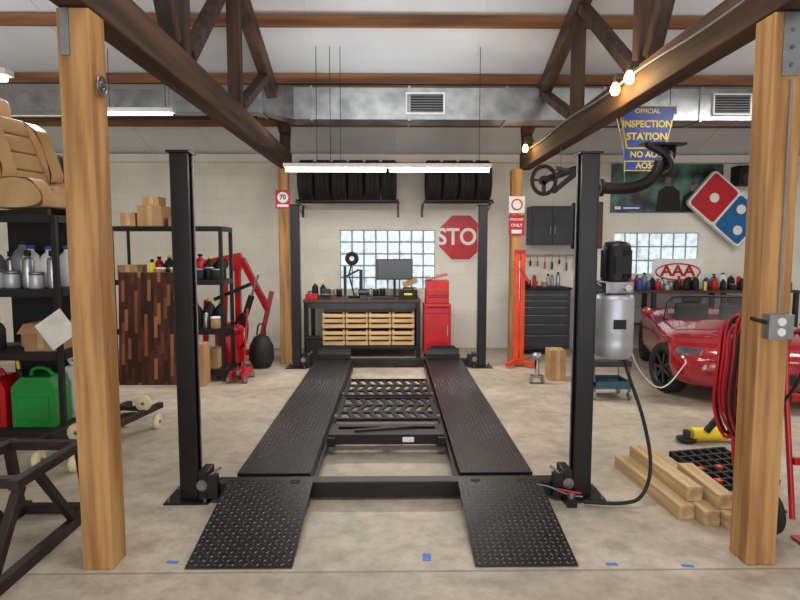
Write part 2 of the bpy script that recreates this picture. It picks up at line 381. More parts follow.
bj.box(.08,.17,4.415,4.42,.105,.145,WHT).cyl((-.05,4.63,.10),(-.05,4.63,.16),.05,BLK)
bj.beam((-.3,4.5,.17),(.2,4.60,.175),.04,.02,BLK)
ob(bj,'bridge_jack',lift,bev=.004)
# ---------------------------------------------------------------- ceiling services
d=emp('air_duct','galvanised rectangular air duct hung under the roof','duct',(.5,7.47,3.19))
g=G().box(-1.2,7.9,7.3,7.65,3.2,3.58,SIL)
for k in range(8): g.box(-1.0+k*1.2,-.97+k*1.2,7.28,7.67,3.18,3.6,SIL)
ob(g,'duct_body',d)
g=G().add([(-1.2,7.3,3.2),(-1.2,7.65,3.2),(-1.2,7.65,3.58),(-1.2,7.3,3.58),(-1.6,7.35,3.3),(-1.6,7.65,3.3),(-1.6,7.65,3.56),(-1.6,7.35,3.56)],[(0,4,5,1),(1,5,6,2),(2,6,7,3),(3,7,4,0)],SIL)
g.box(-6.98,-1.6,7.35,7.65,3.3,3.56,SIL)
for k in range(5): g.box(-1.62-k*1.15,-1.59-k*1.15,7.33,7.67,3.28,3.58,SIL)
ob(g,'branch_duct',d)
def vent(x):
    g=G();g.box(x-.24,x+.24,7.27,7.299,3.26,3.28,WHT).box(x-.24,x+.24,7.27,7.299,3.5,3.52,WHT).box(x-.24,x-.22,7.27,7.299,3.281,3.499,WHT).box(x+.22,x+.24,7.27,7.299,3.281,3.499,WHT)
    for k in range(7): g.box(x-.219,x+.219,7.275,7.29,3.290+k*.031,3.301+k*.031,GRY)
    g.box(x-.219,x+.219,7.292,7.299,3.281,3.499,BLKM)
    ob(g,'vent_grille',d,label='white louvred grille')
vent(.41);vent(4.2)
f=emp('strip_light','long white twin-tube strip light hanging by wires','light',(-.05,6.95,2.5))
ob(G().box(-1.27,1.17,6.88,7.02,2.565,2.61,WHT),'fixture_body',f,bev=.005)
for a,b in ((-1.25,-.07),(-.03,1.15)):
    ob(G().cyl((a,6.95,2.54),(b,6.95,2.54),.024,LED,12),'light_tube',f)
for x in (-.88,-.72,-.6,1.03): ob(G().cyl((x,6.95,2.61),(x,6.95,roof(6.95)-.01),.004,BLKM,5),'hanging_wire',f)
for (x0,x1,y,z) in ((-3.4,-2.55,7.0,3.2),(-4.4,-3.17,5.0,3.04)):
    f=emp('strip_light','short white tube light below the sloping roof','light',((x0+x1)/2,y,z))
    ob(G().box(x0,x1,y-.06,y+.06,z,z+.05,WHT),'fixture_body',f);ob(G().cyl((x0+.03,y,z-.025),(x1-.03,y,z-.025),.025,LED,10),'light_tube',f)
    for x in (x0+.1,x1-.1): ob(G().cyl((x,y,z+.05),(x,y,roof(y)-.01),.004,BLKM,5),'hanging_wire',f)
ob(G().cyl((-7,6.2,2.972),(-1.4,6.2,2.972),.02,BLKM,8),'water_pipe',label='thin dark pipe running below the roof',cat='pipe')
def bulb(x,y,z):
    f=emp('light_bulb','warm glowing bare bulb in a socket on the truss','light bulb',(x,y,z))
    ob(G().lathe([(0,-.06),(.022,-.055),(.036,-.028),(.034,0),(.018,.03),(.014,.04)],BULB,(x,y,z),n=16),'glass_bulb',f)
    ob(G().cyl((x,y,z+.035),(x,y,z+.10),.024,BLKM,12,r2=.018).box(x,1.80,y-.025,y+.025,z+.06,z+.10,BLKM),'socket',f)
    l=bpy.data.lights.new('bulb_light','POINT');l.energy=8;l.color=(1,.72,.4);l.shadow_soft_size=.04
    o=bpy.data.objects.new('bulb_light',l);COL.objects.link(o);o.location=(x-.12,y-.08,z-.06)
bulb(1.74,4.35,2.87);bulb(1.74,4.62,2.86);bulb(1.70,7.5,2.9)
ob(G().tube([(1.78,8.1,2.93),(1.775,7.0,2.88),(1.775,6,2.93),(1.775,5,2.87),(1.775,4.2,2.9),(1.775,3.2,2.83),(1.775,2.0,2.9)],.009,GRY,6,sm=2),'power_cable',label='grey cable strung along the truss',cat='cable')
# ---------------------------------------------------------------- signs
def octo(cx,cz,r): return [(cx+r*math.cos(pi/8+k*pi/4),cz+r*math.sin(pi/8+k*pi/4)) for k in range(8)]
g=G();cx,cz=1.11,1.80
g.prism(octo(cx,cz,.40),9.37,9.395,WHT).prism(octo(cx,cz,.38),9.362,9.369,SRED)
g.text('STOP',.37,WHT,(cx+.02,9.36,cz),off=.008,sx=.92)
ob(g,'stop_sign',label='red octagonal STOP sign on the block wall',cat='sign')
s=emp('inspection_sign','blue keystone sign with yellow INSPECTION STATION lettering','sign',(3.12,7.2,2.5))
def key(g,cx,w0,w1,z0,z1,y0,y1,m): g.prism([(cx-w0,z0),(cx+w0,z0),(cx+w1*.92,z1-.09),(cx+w1,z1-.09),(cx+w1,z1),(cx-w1,z1),(cx-w1,z1-.09),(cx-w1*.92,z1-.09)],y0,y1,m)
g=G();key(g,3.12,.24,.37,2.84,3.36,7.21,7.23,YEL);key(g,3.12,.225,.355,2.855,3.345,7.203,7.209,SBLU)
g.text('OFFICIAL',.075,YEL,(3.12,7.2,3.285),off=.001).text('INSPECTION',.115,YEL,(3.12,7.2,3.13),off=.003,sx=.95).text('STATION',.12,YEL,(3.12,7.2,2.98),off=.003)
ob(g,'keystone_plate',s)
g=G().box(2.84,3.44,7.205,7.22,2.70,2.83,SBLU).text('NO AO54',.1,YEL,(3.14,7.202,2.765),off=.002);ob(g,'number_plate',s)
g=G().box(2.86,3.38,7.205,7.22,2.57,2.69,YEL).box(2.87,3.37,7.202,7.204,2.58,2.68,SBLU).text('AO54',.10,YEL,(3.12,7.199,2.63),off=.002);ob(g,'number_plate',s)
ob(G().cyl((2.85,7.22,3.36),(2.85,7.22,roof(7.22)-.01),.005,BLKM,5).cyl((3.4,7.22,3.36),(3.4,7.22,roof(7.22)-.01),.005,BLKM,5).box(2.88,2.89,7.221,7.225,2.6,2.86,BLKM).box(3.34,3.35,7.221,7.225,2.6,2.86,BLKM),'hanging_chain',s)
def rrect(w,h,r,n=5):
    o=[]
    for sx,sy,a0 in ((1,1,0),(-1,1,pi/2),(-1,-1,pi),(1,-1,3*pi/2)):
        for k in range(n+1):
            a=a0+pi/2*k/n;o.append((sx*(w-r)+r*math.cos(a),sy*(h-r)+r*math.sin(a)))
    return o
def disc(cx,cz,r,n=24): return [(cx+r*math.cos(2*pi*k/n),cz+r*math.sin(2*pi*k/n)) for k in range(n)]
M=Matrix.Translation((5.31,9.22,2.25))@Matrix.Rotation(math.radians(40),4,'Y')
g=G();g.prism(rrect(.55,.34,.06),0,.08,WHT,M)
g.prism([(a-.27,b) for a,b in rrect(.25,.31,.05)],-.008,-.001,SRED,M).prism([(a+.27,b) for a,b in rrect(.25,.31,.05)],-.008,-.001,DBLU,M)
for a,b in ((-.27,0),(.27+.09,-.14),(.27-.09,.14)): g.prism(disc(a,b,.075),-.012,-.009,WHT,M)
ob(g,'domino_sign',label='tilted red and blue domino tile sign with white dots',cat='sign')
g=G().box(4.2,5.02,9.30,9.32,1.06,1.46,WHT)
g.text('AAA',.24,SRED,(4.61,9.298,1.26),off=.008,sx=1.15)
g.tube([(4.61+.36*math.cos(t*pi/16),9.293,1.25+.13*math.sin(t*pi/16)) for t in range(32)],.011,SRED,6,True)
g.box(4.3,4.33,9.305,9.32,.971,1.06,WHT).box(4.9,4.93,9.305,9.32,.971,1.06,WHT)
ob(g,'roadside_sign',label='white panel with red AAA letters in an oval ring',cat='sign')
PM=P('poster_print',(96,150,130),.4,0,(14,22,26),2.2,(1,1,1.2),det=4,lo=.38,hi=.68)
PS=P('poster_skin',(150,120,100),.5,0,(50,54,58),9)
g=G().box(3.52,5.32,9.375,9.395,2.2,2.97,PM)
g.box(3.55,4.02,9.371,9.374,2.23,2.32,SBLU).box(3.58,3.68,9.368,9.370,2.25,2.30,WHT).box(3.72,3.98,9.368,9.370,2.26,2.285,WHT)
for (cx,cz,r) in ((4.45,2.70,.07),(4.85,2.62,.08)):
    g.prism(disc(cx,cz,r),9.371,9.374,PS);g.prism([(cx-.2,2.22),(cx+.2,2.22),(cx+.17,cz-.16),(cx+.06,cz-.08),(cx-.06,cz-.08),(cx-.17,cz-.16)],9.3705,9.3735,BLKM)
ob(g,'wall_banner',label='long dark teal printed banner of two figures on the wall',cat='banner')
g=G().box(-1.60,-1.40,8.085,8.098,2.17,2.42,SRED).prism(disc(-1.5,2.32,.075),8.081,8.084,WHT).text('70',.09,BLKM,(-1.5,8.079,2.32),off=.002).box(-1.58,-1.42,8.081,8.084,2.19,2.225,WHT)
ob(g,'speed_sign',label='small red sign with 70 in a white disc',cat='sign')
g=G().box(1.62,1.84,8.085,8.098,1.80,2.08,SRED).text('PARKING',.045,WHT,(1.73,8.083,2.02),off=.001).text('ONLY',.06,WHT,(1.73,8.083,1.94),off=.001).box(1.66,1.80,8.082,8.084,1.83,1.88,WHT)
ob(g,'parking_sign',label='small red PARKING ONLY sign on the post',cat='sign')
g=G().box(1.62,1.84,8.085,8.098,2.11,2.34,WHT).prism(disc(1.73,2.225,.08),8.081,8.084,SRED).prism(disc(1.73,2.225,.06),8.078,8.080,WHT)
ob(g,'round_mark_sign',label='small white sign with a red ring on the post',cat='sign')
# ---------------------------------------------------------------- tyres on high racks
def tyre_obj(r,w,name,**k):
    g=G();h=w/2
    g.lathe([(r*.62,-h*.8),(r*.7,-h),(r*.93,-h*.95),(r,-h*.75),(r,-h*.3),(r*.985,-h*.28),(r*.985,-h*.22),(r,-h*.2),(r,h*.2),(r*.985,h*.22),(r*.985,h*.28),(r,h*.3),(r,h*.75),(r*.93,h*.95),(r*.7,h),(r*.62,h*.8),(r*.6,0),(r*.62,-h*.8)],RUB,ax='x',n=32)
    return ob(g,name,loc=k.pop('loc'),**k)
t0=tyre_obj(.31,.235,'tire',loc=(-1.27,8.85,2.63),label='black car tyre standing in a row on a high rack',cat='tire',group='tyres on the high wall racks')
for x in [-1.27+.245*k for k in range(1,6)]+[.62+.245*k for k in range(4)]: dup(t0,(x,8.85,2.63))
for x0,x1 in ((-1.42,.1),(.48,1.5)):
    r=emp('tire_rack','black steel tyre rack bracketed high on the wall','rack',((x0+x1)/2,9.1,2.1))
    for y in (8.70,9.0): ob(G().cyl((x0,y,2.33),(x1,y,2.33),.018,BLK,8),'rack_bar',r)
    for x in (x0,x1): ob(G().box(x-.015,x+.015,8.66,9.4,2.295,2.31,BLK).box(x-.015,x+.015,9.38,9.4,2.12,2.294,BLK).beam((x,8.9,2.29),(x,9.38,2.14),.015,.02,BLK),'rack_bracket',r)
# ---------------------------------------------------------------- centre bench
b=emp('workbench','dark workbench with wood top against the block wall','workbench',(-.38,8.9,0))
ob(G().box(-1.31,.42,8.5,9.35,.83,.87,TOPW),'bench_top',b,bev=.004)
for x in (-1.27,.39):
    for y in (8.54,9.3): ob(G().box(x-.03,x+.03,y-.03,y+.03,0,.829,BLK),'leg',b)
ob(G().box(-1.23,.35,8.52,9.3,.14,.18,BLK),'shelf',b)
ob(G().box(-1.23,.35,8.52,8.56,.74,.828,DGR),'apron',b)
def crate(loc):
    g=G();w,d,h=.315,.4,.235
    for x in (-w/2,w/2-.02):
        for y in (-d/2,d/2-.02): g.box(x,x+.02,y,y+.02,0,h,CRATE)
    for k in range(3):
        z=.006+k*.078
        g.box(-w/2,w/2,-d/2-.012,-d/2-.001,z,z+.052,CRATE).box(-w/2,w/2,d/2+.001,d/2+.012,z,z+.052,CRATE)
        g.box(-w/2-.01,-w/2-.001,-d/2,d/2,z,z+.052,CRATE).box(w/2+.001,w/2+.01,-d/2,d/2,z,z+.052,CRATE)
    g.box(-w/2+.02,w/2-.02,-d/2+.02,d/2-.02,.002,.012,CRATE).box(-w/2+.03,w/2-.03,-d/2+.04,d/2-.04,.013,.2,BLKM)
    return ob(g,'wooden_crate',loc=loc,label='small slatted pale wood crate stacked under the bench',cat='crate',group='slatted crates under the workbench')
c0=crate((-.87,8.78,.181))
for i in range(4):
    for j in range(2):
        if i or j: dup(c0,(-.87+i*.345,8.78,.181+j*.26))
m=emp('computer_monitor','black flat computer monitor on a stand on the bench','monitor',(.05,9.0,.87))
ob(G().box(-.24,.32,8.98,9.02,1.14,1.46,BLKM).box(-.225,.305,8.974,8.979,1.155,1.445,SCR),'screen',m)
ob(G().box(.02,.06,9.021,9.05,.89,1.2,BLKM).box(-.08,.16,8.96,9.1,.87,.885,BLKM),'stand',m,bev=.003)
g=G().box(-.3,.05,8.6,8.74,.871,.89,BLKM)
for k in range(10):
    for j in range(4): g.box(-.29+k*.033,-.263+k*.033,8.61+j*.03,8.635+j*.03,.89,.896,DGR)
ob(g,'keyboard',label='black keyboard lying on the workbench',cat='keyboard')
mg=emp('magnifier_lamp','black articulated lamp with a round head','lamp',(-.58,8.9,.87))
ob(G().cyl((-.58,8.9,.87),(-.58,8.9,.9),.09,BLK),'base',mg)
ob(G().cyl((-.58,8.9,.9),(-.66,8.9,1.22),.012,BLK).cyl((-.66,8.9,1.22),(-.61,8.88,1.42),.012,BLK).beam((-.7,8.9,1.2),(-.5,8.9,1.3),.04,.03,BLK).box(-.74,-.7,8.85,8.95,.9,1.35,BLK).box(-.5,-.45,8.87,8.93,.9,1.3,BLK),'arm',mg)
ob(G().ring((-.61,8.85,1.47),.07,.035,BLKM).prism(disc(-.61,1.47,.06),8.845,8.85,WHT),'lamp_head',mg)
g=G().box(.1,.38,8.6,8.8,.871,1.0,BLKM).box(.18,.3,8.59,8.6,.93,.96,YEL).cyl((.16,8.7,1.03),(.32,8.7,1.03),.012,BLKM).box(.16,.18,8.69,8.71,1.0,1.04,BLKM).box(.3,.32,8.69,8.71,1.0,1.04,BLKM)
ob(g,'tool_case',label='black plastic tool case with yellow clasp',cat='case',bev=.004)
g=G().beam((.17,8.88,1.06),(.38,8.88,1.15),.09,.08,CARD).box(.18,.38,8.83,8.93,.871,1.03,CARD)
ob(g,'cardboard_box',label='crumpled open brown cardboard box on the bench',cat='box')
g=G().box(-1.05,-.9,8.6,8.75,.871,.9,DGR).box(-1.03,-.92,8.63,8.78,.9,1.0,DGR).box(-1.04,-.91,8.55,8.60,.93,1.03,DGR).cyl((-.975,8.5,.95),(-.975,8.65,.95),.015,STEEL).cyl((-1.05,8.5,.95),(-.9,8.5,.95),.007,STEEL)
ob(g,'bench_vise',label='dark steel vise on the bench corner',cat='vise',bev=.004)
e=emp('bench_grinder','dark bench grinder with two wheels on the bench','grinder',(-.42,8.65,.871))
ob(G().cyl((-.50,8.66,.97),(-.34,8.66,.97),.05,DGR).box(-.47,-.37,8.6,8.72,.871,.93,DGR),'motor_housing',e)
for x in (-.54,-.32): ob(G().cyl((x-.015,8.66,.97),(x+.015,8.66,.97),.065,GRY,20),'grinding_wheel',e)
g=G().box(-1.28,-1.1,8.55,8.72,.871,.95,SRED).cyl((-1.25,8.63,.98),(-1.13,8.63,.98),.01,BLKM).box(-1.25,-1.235,8.62,8.64,.95,.98,BLKM).box(-1.145,-1.13,8.62,8.64,.95,.98,BLKM)
ob(g,'tool_box',label='small red metal hand toolbox on the bench',cat='toolbox',bev=.004)
def bottle(kind,m1,m2,name,lab,cat,grp,loc):
    if kind=='spray': pr=[(0,0),(.032,0),(.033,.005),(.033,.17),(.028,.185),(.012,.195),(.012,.2)];cap=[(.014,.2),(.02,.2),(.02,.235),(0,.238)]
    elif kind=='jug': pr=[(0,0),(.055,0),(.062,.01),(.062,.17),(.045,.21),(.02,.235),(.02,.25)];cap=[(.022,.25),(.026,.25),(.026,.275),(0,.276)]
    else: pr=[(0,0),(.05,0),(.055,.01),(.055,.11),(.05,.12)];cap=[(.0551,.112),(.057,.112),(.057,.135),(0,.136)]
    e=emp(name,lab,cat,loc,group=grp)
    ob(G().lathe(pr,m1,n=16),'container_body',e,local=True);ob(G().lathe(cap,m2,n=16),'cap',e,local=True)
    return e
KINDS=[('spray',RED,WHT,'spray_can','red aerosol can with white cap','spray can'),('spray',SIL,BLKM,'spray_can','silver aerosol can with black cap','spray can'),
('spray',YEL,BLKM,'spray_can','yellow aerosol can with black cap','spray can'),('jug',WHT,BLUE,'fluid_bottle','white plastic fluid bottle with blue cap','bottle'),
('jug',BLKM,YEL,'fluid_bottle','black oil bottle with yellow cap','bottle'),('jar',TANK,STEEL,'screw_jar','silver tin with steel lid','jar'),('jar',CARD,WHT,'screw_jar','brown tub with white lid','jar'),('jug',BLUE,WHT,'fluid_bottle','blue washer fluid bottle with white cap','bottle'),('jug',RED,BLKM,'fluid_bottle','red fluid bottle with black cap','bottle'),
('jug',GRY,BLKM,'fluid_bottle','grey fluid bottle with black cap','bottle'),('jar',BLKM,STEEL,'screw_jar','black tin with steel lid','jar')]
PROTO={}
def clutter(x0,x1,y0,y1,z,n,grp,kinds=range(11),sc=(.85,1.2)):
    step=(x1-x0)/n
    for i in range(n):
        k=random.choice(list(kinds));sca=random.uniform(*sc)
        loc=(x0+step*(i+.5),random.uniform(y0,y1),z)
        key=(k,grp)
        if key not in PROTO:
            a=KINDS[k];PROTO[key]=bottle(a[0],a[1],a[2],a[3],a[4],a[5],grp,loc);PROTO[key].scale=(sca,)*3
        else: dup(PROTO[key],loc,scale=(sca,)*3)
clutter(-1.27,-.78,9.05,9.25,.871,4,'bottles on the centre workbench',(10,6,5,9,4),sc=(.75,1));clutter(-.42,-.1,9.17,9.28,.871,3,'bottles on the centre workbench',(10,5,1),sc=(.7,.9))
r=emp('tool_cabinet','red metal roller cabinet with a small top chest','tool cabinet',(.66,8.5,0))
ob(G().box(.46,.85,8.28,8.7,.1,.82,RED),'body',r,bev=.008)
ob(G().box(.48,.83,8.268,8.279,.70,.80,RED).box(.5,.81,8.255,8.267,.78,.79,BLKM),'drawer',r)
ob(G().box(.48,.83,8.268,8.279,.13,.68,RED).box(.79,.80,8.255,8.267,.35,.52,CHR),'door',r)
for x in (.5,.81):
    for y in (8.33,8.65): ob(G().cyl((x-.015,y,.045),(x+.015,y,.045),.045,RUB,14).box(x-.02,x+.02,y-.02,y+.02,.09,.099,STEEL),'caster',r)
ob(G().box(.49,.82,8.32,8.66,.821,1.16,RED).box(.5,.81,8.31,8.319,.84,.93,RED).box(.5,.81,8.31,8.319,.95,1.04,RED).box(.53,.78,8.30,8.309,.92,.928,BLKM).beam((.5,8.45,1.17),(.8,8.45,1.25),.3,.02,RED),'top_chest',r,bev=.006)
g=G().box(-1.24,-1.04,8.28,8.45,0,.32,BLKM).box(-1.25,-1.03,8.27,8.46,.32,.35,BLKM)
ob(g,'plastic_bin',label='small black lidded bin in front of the bench',cat='bin',bev=.01)
ob(G().box(-1.60,-1.42,8.3,8.5,0,.30,BLKM).box(-1.61,-1.41,8.29,8.51,.30,.34,DGR),'storage_case',label='black lidded storage case on the floor by the post',cat='case',bev=.01)
# ---------------------------------------------------------------- right back
t=emp('tool_chest','dark grey rolling tool chest with many drawers','tool chest',(2.3,8.9,0))
ob(G().box(1.9,2.7,8.7,9.25,.1,1.0,DGR).box(1.88,2.72,8.68,9.27,1.001,1.03,BLKM),'body',t,bev=.006)
zz=.13
for h in (.2,.17,.14,.12,.1,.09):
    ob(G().box(1.92,2.68,8.685,8.699,zz,zz+h-.012,DGR).box(1.96,2.64,8.67,8.684,zz+h-.03,zz+h-.022,STEEL),'drawer',t);zz+=h
for x in (1.97,2.63):
    for y in (8.76,9.19): ob(G().cyl((x-.02,y,.048),(x+.02,y,.048),.048,RUB,14).box(x-.02,x+.02,y-.02,y+.02,.094,.0995,STEEL),'caster',t)
clutter(1.95,2.65,8.8,9.1,1.031,8,'cans on the tool chest',(0,1,2,5,10,9,6),sc=(.7,.95))
c=emp('wall_cabinet','dark grey steel two-door wall cabinet','cabinet',(2.5,9.2,1.7))
ob(G().box(2.17,2.82,9.05,9.4,1.68,2.28,DGR),'body',c,bev=.004)
for a,bb,h in ((2.18,2.49,2.46),(2.5,2.81,2.53)): ob(G().box(a,bb,9.035,9.049,1.70,2.26,DGR).box(h-.005,h+.005,9.02,9.034,1.85,1.97,CHR),'door',c)
ob(G().box(2.9,3.3,9.1,9.4,1.62,2.35,PEG).box(2.92,3.09,9.085,9.099,1.64,2.33,PEG).box(3.1,3.28,9.085,9.099,1.64,2.33,PEG),'wooden_cabinet',label='brown wooden cupboard fixed to the block wall',cat='cabinet',bev=.004)
ob(G().box(1.95,3.3,9.37,9.4,1.50,1.53,STEEL),'tool_rail',label='steel strip holding hand tools on the wall',cat='rail')
for i in range(11):
    x=2.0+i*.118;L=random.uniform(.14,.28);hm=random.choice((SRED,YEL,BLKM,BLUE,ORG,BLKM))
    e=emp('screwdriver' if i%2 else 'wrench','hand tool hanging from the steel wall strip','hand tool',(x,9.364,1.52-L),group='hand tools on the wall strip')
    ob(G().cyl((x,9.364,1.52),(x,9.364,1.52-L*.5),.006,STEEL,8),'shaft',e)
    ob(G().cyl((x,9.364,1.52-L*.5),(x,9.364,1.52-L),.014,hm,10),'handle',e)
j=emp('pole_jack','tall orange hydraulic pole jack with wide foot by the post','jack',(1.74,7.85,0))
ob(G().box(1.67,1.73,7.85,7.92,.12,1.55,ORG).box(1.75,1.81,7.85,7.92,.12,1.55,ORG).box(1.67,1.81,7.85,7.92,1.55,1.6,RED),'mast',j,bev=.004)
ob(G().cyl((1.74,7.885,.2),(1.74,7.885,.9),.028,ORG).cyl((1.74,7.885,.9),(1.74,7.885,1.45),.015,CHR),'ram',j)
ob(G().beam((1.55,7.7,.05),(1.72,7.86,.09),.06,.05,ORG).beam((1.93,7.7,.05),(1.76,7.86,.09),.06,.05,ORG).box(1.66,1.82,7.83,7.95,.03,.12,ORG),'foot',j)
ob(G().beam((1.74,7.84,1.35),(1.86,7.80,1.15),.03,.03,RED),'handle',j)
b=emp('workbench','long workbench crowded with bottles below glass-block window','workbench',(4.6,9.1,0))
ob(G().box(2.95,6.4,8.95,9.39,.93,.97,TOPW),'bench_top',b)
for x in (3.0,4.1,5.2,6.35): ob(G().box(x-.03,x+.03,8.97,9.03,0,.929,DGR).box(x-.03,x+.03,9.3,9.36,0,.929,DGR),'leg',b)
ob(G().box(3.0,6.35,9.0,9.35,.42,.45,TOPW),'shelf',b)
clutter(3.0,6.3,9.14,9.22,.971,24,'bottles on the long workbench',sc=(.75,1.05));clutter(3.05,6.3,8.99,9.02,.971,22,'bottles on the long workbench',sc=(.55,.85))
for x,mm,nm in ((3.08,TEAL,'teal'),(3.55,GRY,'grey'),(4.18,BLUE,'blue'),(4.66,BLKM,'black'),(5.28,TEAL,'teal'),(5.76,SRED,'red')):
    ob(G().box(x,x+.38,9.04,9.28,.451,.66,mm).box(x-.01,x+.39,9.035,9.285,.66,.685,mm).box(x+.14,x+.24,9.032,9.04,.58,.62,BLKM),'storage_tote',label=nm+' plastic storage tote on the lower bench shelf',cat='storage box',group='totes under the long workbench',bev=.006)
for i,x in enumerate((5.45,5.8)):
    ob(G().box(x,x+.28,9.15,9.4,2.62,2.92,BLKM).cyl((x+.14,9.14,2.72),(x+.14,9.149,2.72),.09,DGR,20).cyl((x+.14,9.14,2.86),(x+.14,9.149,2.86),.035,DGR,16),'loudspeaker',label='black box loudspeaker mounted high on the wall',cat='speaker',group='wall speakers')
# ---------------------------------------------------------------- car
car=emp('car','glossy red two-seat roadster parked with nose toward the doors','car',(3.62,5.6,0),(0,0,math.radians(-17.5)))
st=[(0,.42,.26,.42,.46),(.05,.62,.2,.5,.55),(.22,.76,.16,.6,.64),(.62,.83,.16,.68,.70),(1.1,.82,.16,.70,.74),(1.35,.82,.16,.72,.77),(1.45,.82,.16,.72,.73),(2.1,.82,.16,.72,.73),(2.25,.83,.16,.75,.79),(2.65,.83,.18,.76,.80),(3.0,.8,.24,.72,.77),(3.15,.62,.3,.66,.69),(3.2,.45,.36,.6,.62)]
vs=[];ring=None
for (y,hw,zb,zs_,zt) in st:
    half=[(hw*.8,zb),(hw*.97,zb+.06),(hw,zb+.2),(hw*.99,zs_-.12),(hw*.93,zs_-.02),(hw*.72,(zs_+zt)/2+.01),(hw*.35,zt)]
    pts=[(0,zb)]+half+[(0,zt+.005)]+[(-a,bz) for a,bz in half[::-1]]
    ring=len(pts);vs+=[(a,y,z) for a,z in pts]
fs=[]
for i in range(len(st)-1):
    for k in range(ring): l=(k+1)%ring;fs.append((i*ring+k,(i+1)*ring+k,(i+1)*ring+l,i*ring+l))
fs.append(tuple(range(ring)));fs.append(tuple(range((len(st)-1)*ring,len(st)*ring))[::-1])
g=G().add(vs,fs,CARR,True)
body=ob(g,'body_shell',loc=(0,0,0),sub=2)
cut=G()
for y in (.62,2.6):
    for s in (-1,1): cut.cyl((s*.6,y,.29),(s*1.1,y,.29),.315,BLKM,40)
cut.box(-.55,.55,1.55,2.1,.45,1.2,BLKM)
cuto=ob(cut,'cutter',loc=(0,0,0))
bm_=body.modifiers.new('bo','BOOLEAN');bm_.object=cuto;bm_.operation='DIFFERENCE';bm_.solver='EXACT';bm_.use_self=True
bpy.context.view_layer.update()
me=bpy.data.meshes.new_from_object(body.evaluated_get(bpy.context.evaluated_depsgraph_get()))
body.modifiers.clear();body.data=me
bpy.data.objects.remove(cuto);body.parent=car
for y in (.62,2.6):
    for s in (-1,1):
        w=emp('wheel','','x',(s*.72,y,.285));del w['label'];del w['category'];w.parent=car
        g=G();R=.28;h=.1
        g.lathe([(R*.68,-h*.8),(R*.75,-h),(R*.94,-h*.95),(R,-h*.7),(R,h*.7),(R*.94,h*.95),(R*.75,h),(R*.68,h*.8),(R*.66,0),(R*.68,-h*.8)],RUB,ax='x',n=36)
        ob(g,'tire',w,local=True)
        g=G();g.lathe([(R*.66,-.09),(R*.66,.09),(R*.6,.085),(R*.6,-.08),(R*.66,-.09)],BLK,ax='x',n=30)
        for k in range(7):
            t=2*pi*k/7;g.beam((s*.07,0,0),(s*.075,.18*math.cos(t),.18*math.sin(t)),.03,.02,DGR,up=(1,0,0))
        g.cyl((s*.05,0,0),(s*.085,0,0),.035,DGR,16);g.cyl((-s*.04,0,0),(-s*.03,0,0),.14,STEEL,24)
        ob(g,'rim',w,local=True)
        w.rotation_euler=(0,0,math.radians(22) if y<1 else 0)
for s in (-1,1):
    g=G();M=Matrix.Translation((s*.60,.16,.545))@Matrix.Rotation(math.radians(s*28),4,'Z')@Matrix.Rotation(math.radians(-38),4,'X')
    g.prism(rrect(.13,.05,.045),-.012,.0,GLS,M).prism(rrect(.12,.045,.04),.0,.02,CHR,M);ob(g,'headlight',car,local=True)
    g=G();g.lathe([(0,-.05),(.05,-.045),(.065,0),(.055,.03),(0,.035)],CARR,(s*.88,1.42,.82),'y',16);g.cyl((s*.79,1.42,.71),(s*.85,1.42,.80),.014,CARR);ob(g,'side_mirror',car,local=True)
    g=G().box(s*.27-.2,s*.27+.2,1.95,2.08,.5,.9,BLKM).box(s*.27-.12,s*.27+.12,1.97,2.07,.9,1.0,BLKM);ob(g,'seat_back',car,local=True,bev=.03)
g=G().tube([(-.68,1.38,.74),(-.6,1.62,1.0),(-.4,1.66,1.02),(.4,1.66,1.02),(.6,1.62,1.0),(.68,1.38,.74)],.018,BLK,8,sm=1)
ob(g,'windshield_frame',car,local=True)
ob(G().add([(-.66,1.38,.75),(.66,1.38,.75),(.57,1.64,1.01),(-.57,1.64,1.01)],[(0,1,2,3)],WSG),'windshield',car,local=True)
ob(G().prism(rrect(.34,.055,.05),-.035,.03,BLKM,Matrix.Translation((0,.03,.33))),'grille',car,local=True)
# ---------------------------------------------------------------- left front shelving
def shelving(x0,x1,y0,y1,levels,h,lab):
    s=emp('shelving_unit',lab,'shelf',((x0+x1)/2,(y0+y1)/2,0))
    for x in (x0,x1-.04):
        for y in (y0,y1-.04):
            g=G().box(x,x+.04,y,y+.004,0,h,BLK).box(x if x==x0 else x+.036,x+.004 if x==x0 else x+.04,y+.004,y+.04,0,h,BLK);ob(g,'upright',s)
    for z in levels:
        g=G().box(x0+.001,x1-.001,y0+.005,y1-.001,z,z+.02,BLKM).box(x0+.041,x1-.041,y0-.002,y0+.004,z-.04,z+.022,BLK).box(x1-.001,x1+.004,y0+.041,y1-.041,z-.04,z+.022,BLK)
        ob(g,'shelf_board',s)
    return s
shelving(-4.3,-2.70,4.72,5.3,(.1,.74,1.26,1.86),1.88,'black steel shelving unit filled with cans and car parts')
def gascan(x,y,z,m,lab,w=.32,d=.2,h=.36):
    e=emp('fuel_can',lab,'fuel can',(x,y,z),group='fuel cans on the bottom shelf')
    g=G();g.prism([(-w/2,0),(w/2,0),(w/2,h*.75),(w/2-.05,h),(-w/2+.08,h),(-w/2,h*.8)],-d/2,d/2,m)
    g.box(-w/2+.05,w/2-.05,-d/2-.008,-d/2,.06,h*.6,m)
    ob(g,'can_body',e,local=True,bev=.022)
    ob(G().tube([(-w/2+.1,0,h-.01),(-.06,0,h+.06),(.06,0,h+.06),(w/2-.07,0,h-.01)],.018,m,8,sm=1),'handle',e,local=True)
    ob(G().cyl((-w/2+.04,0,h*.82),(-w/2+.0,0,h+.05),.028,BLKM,12,r2=.02).cyl((-w/2,0,h+.05),(-w/2-.01,0,h+.12),.015,YEL,10),'spout',e,local=True)
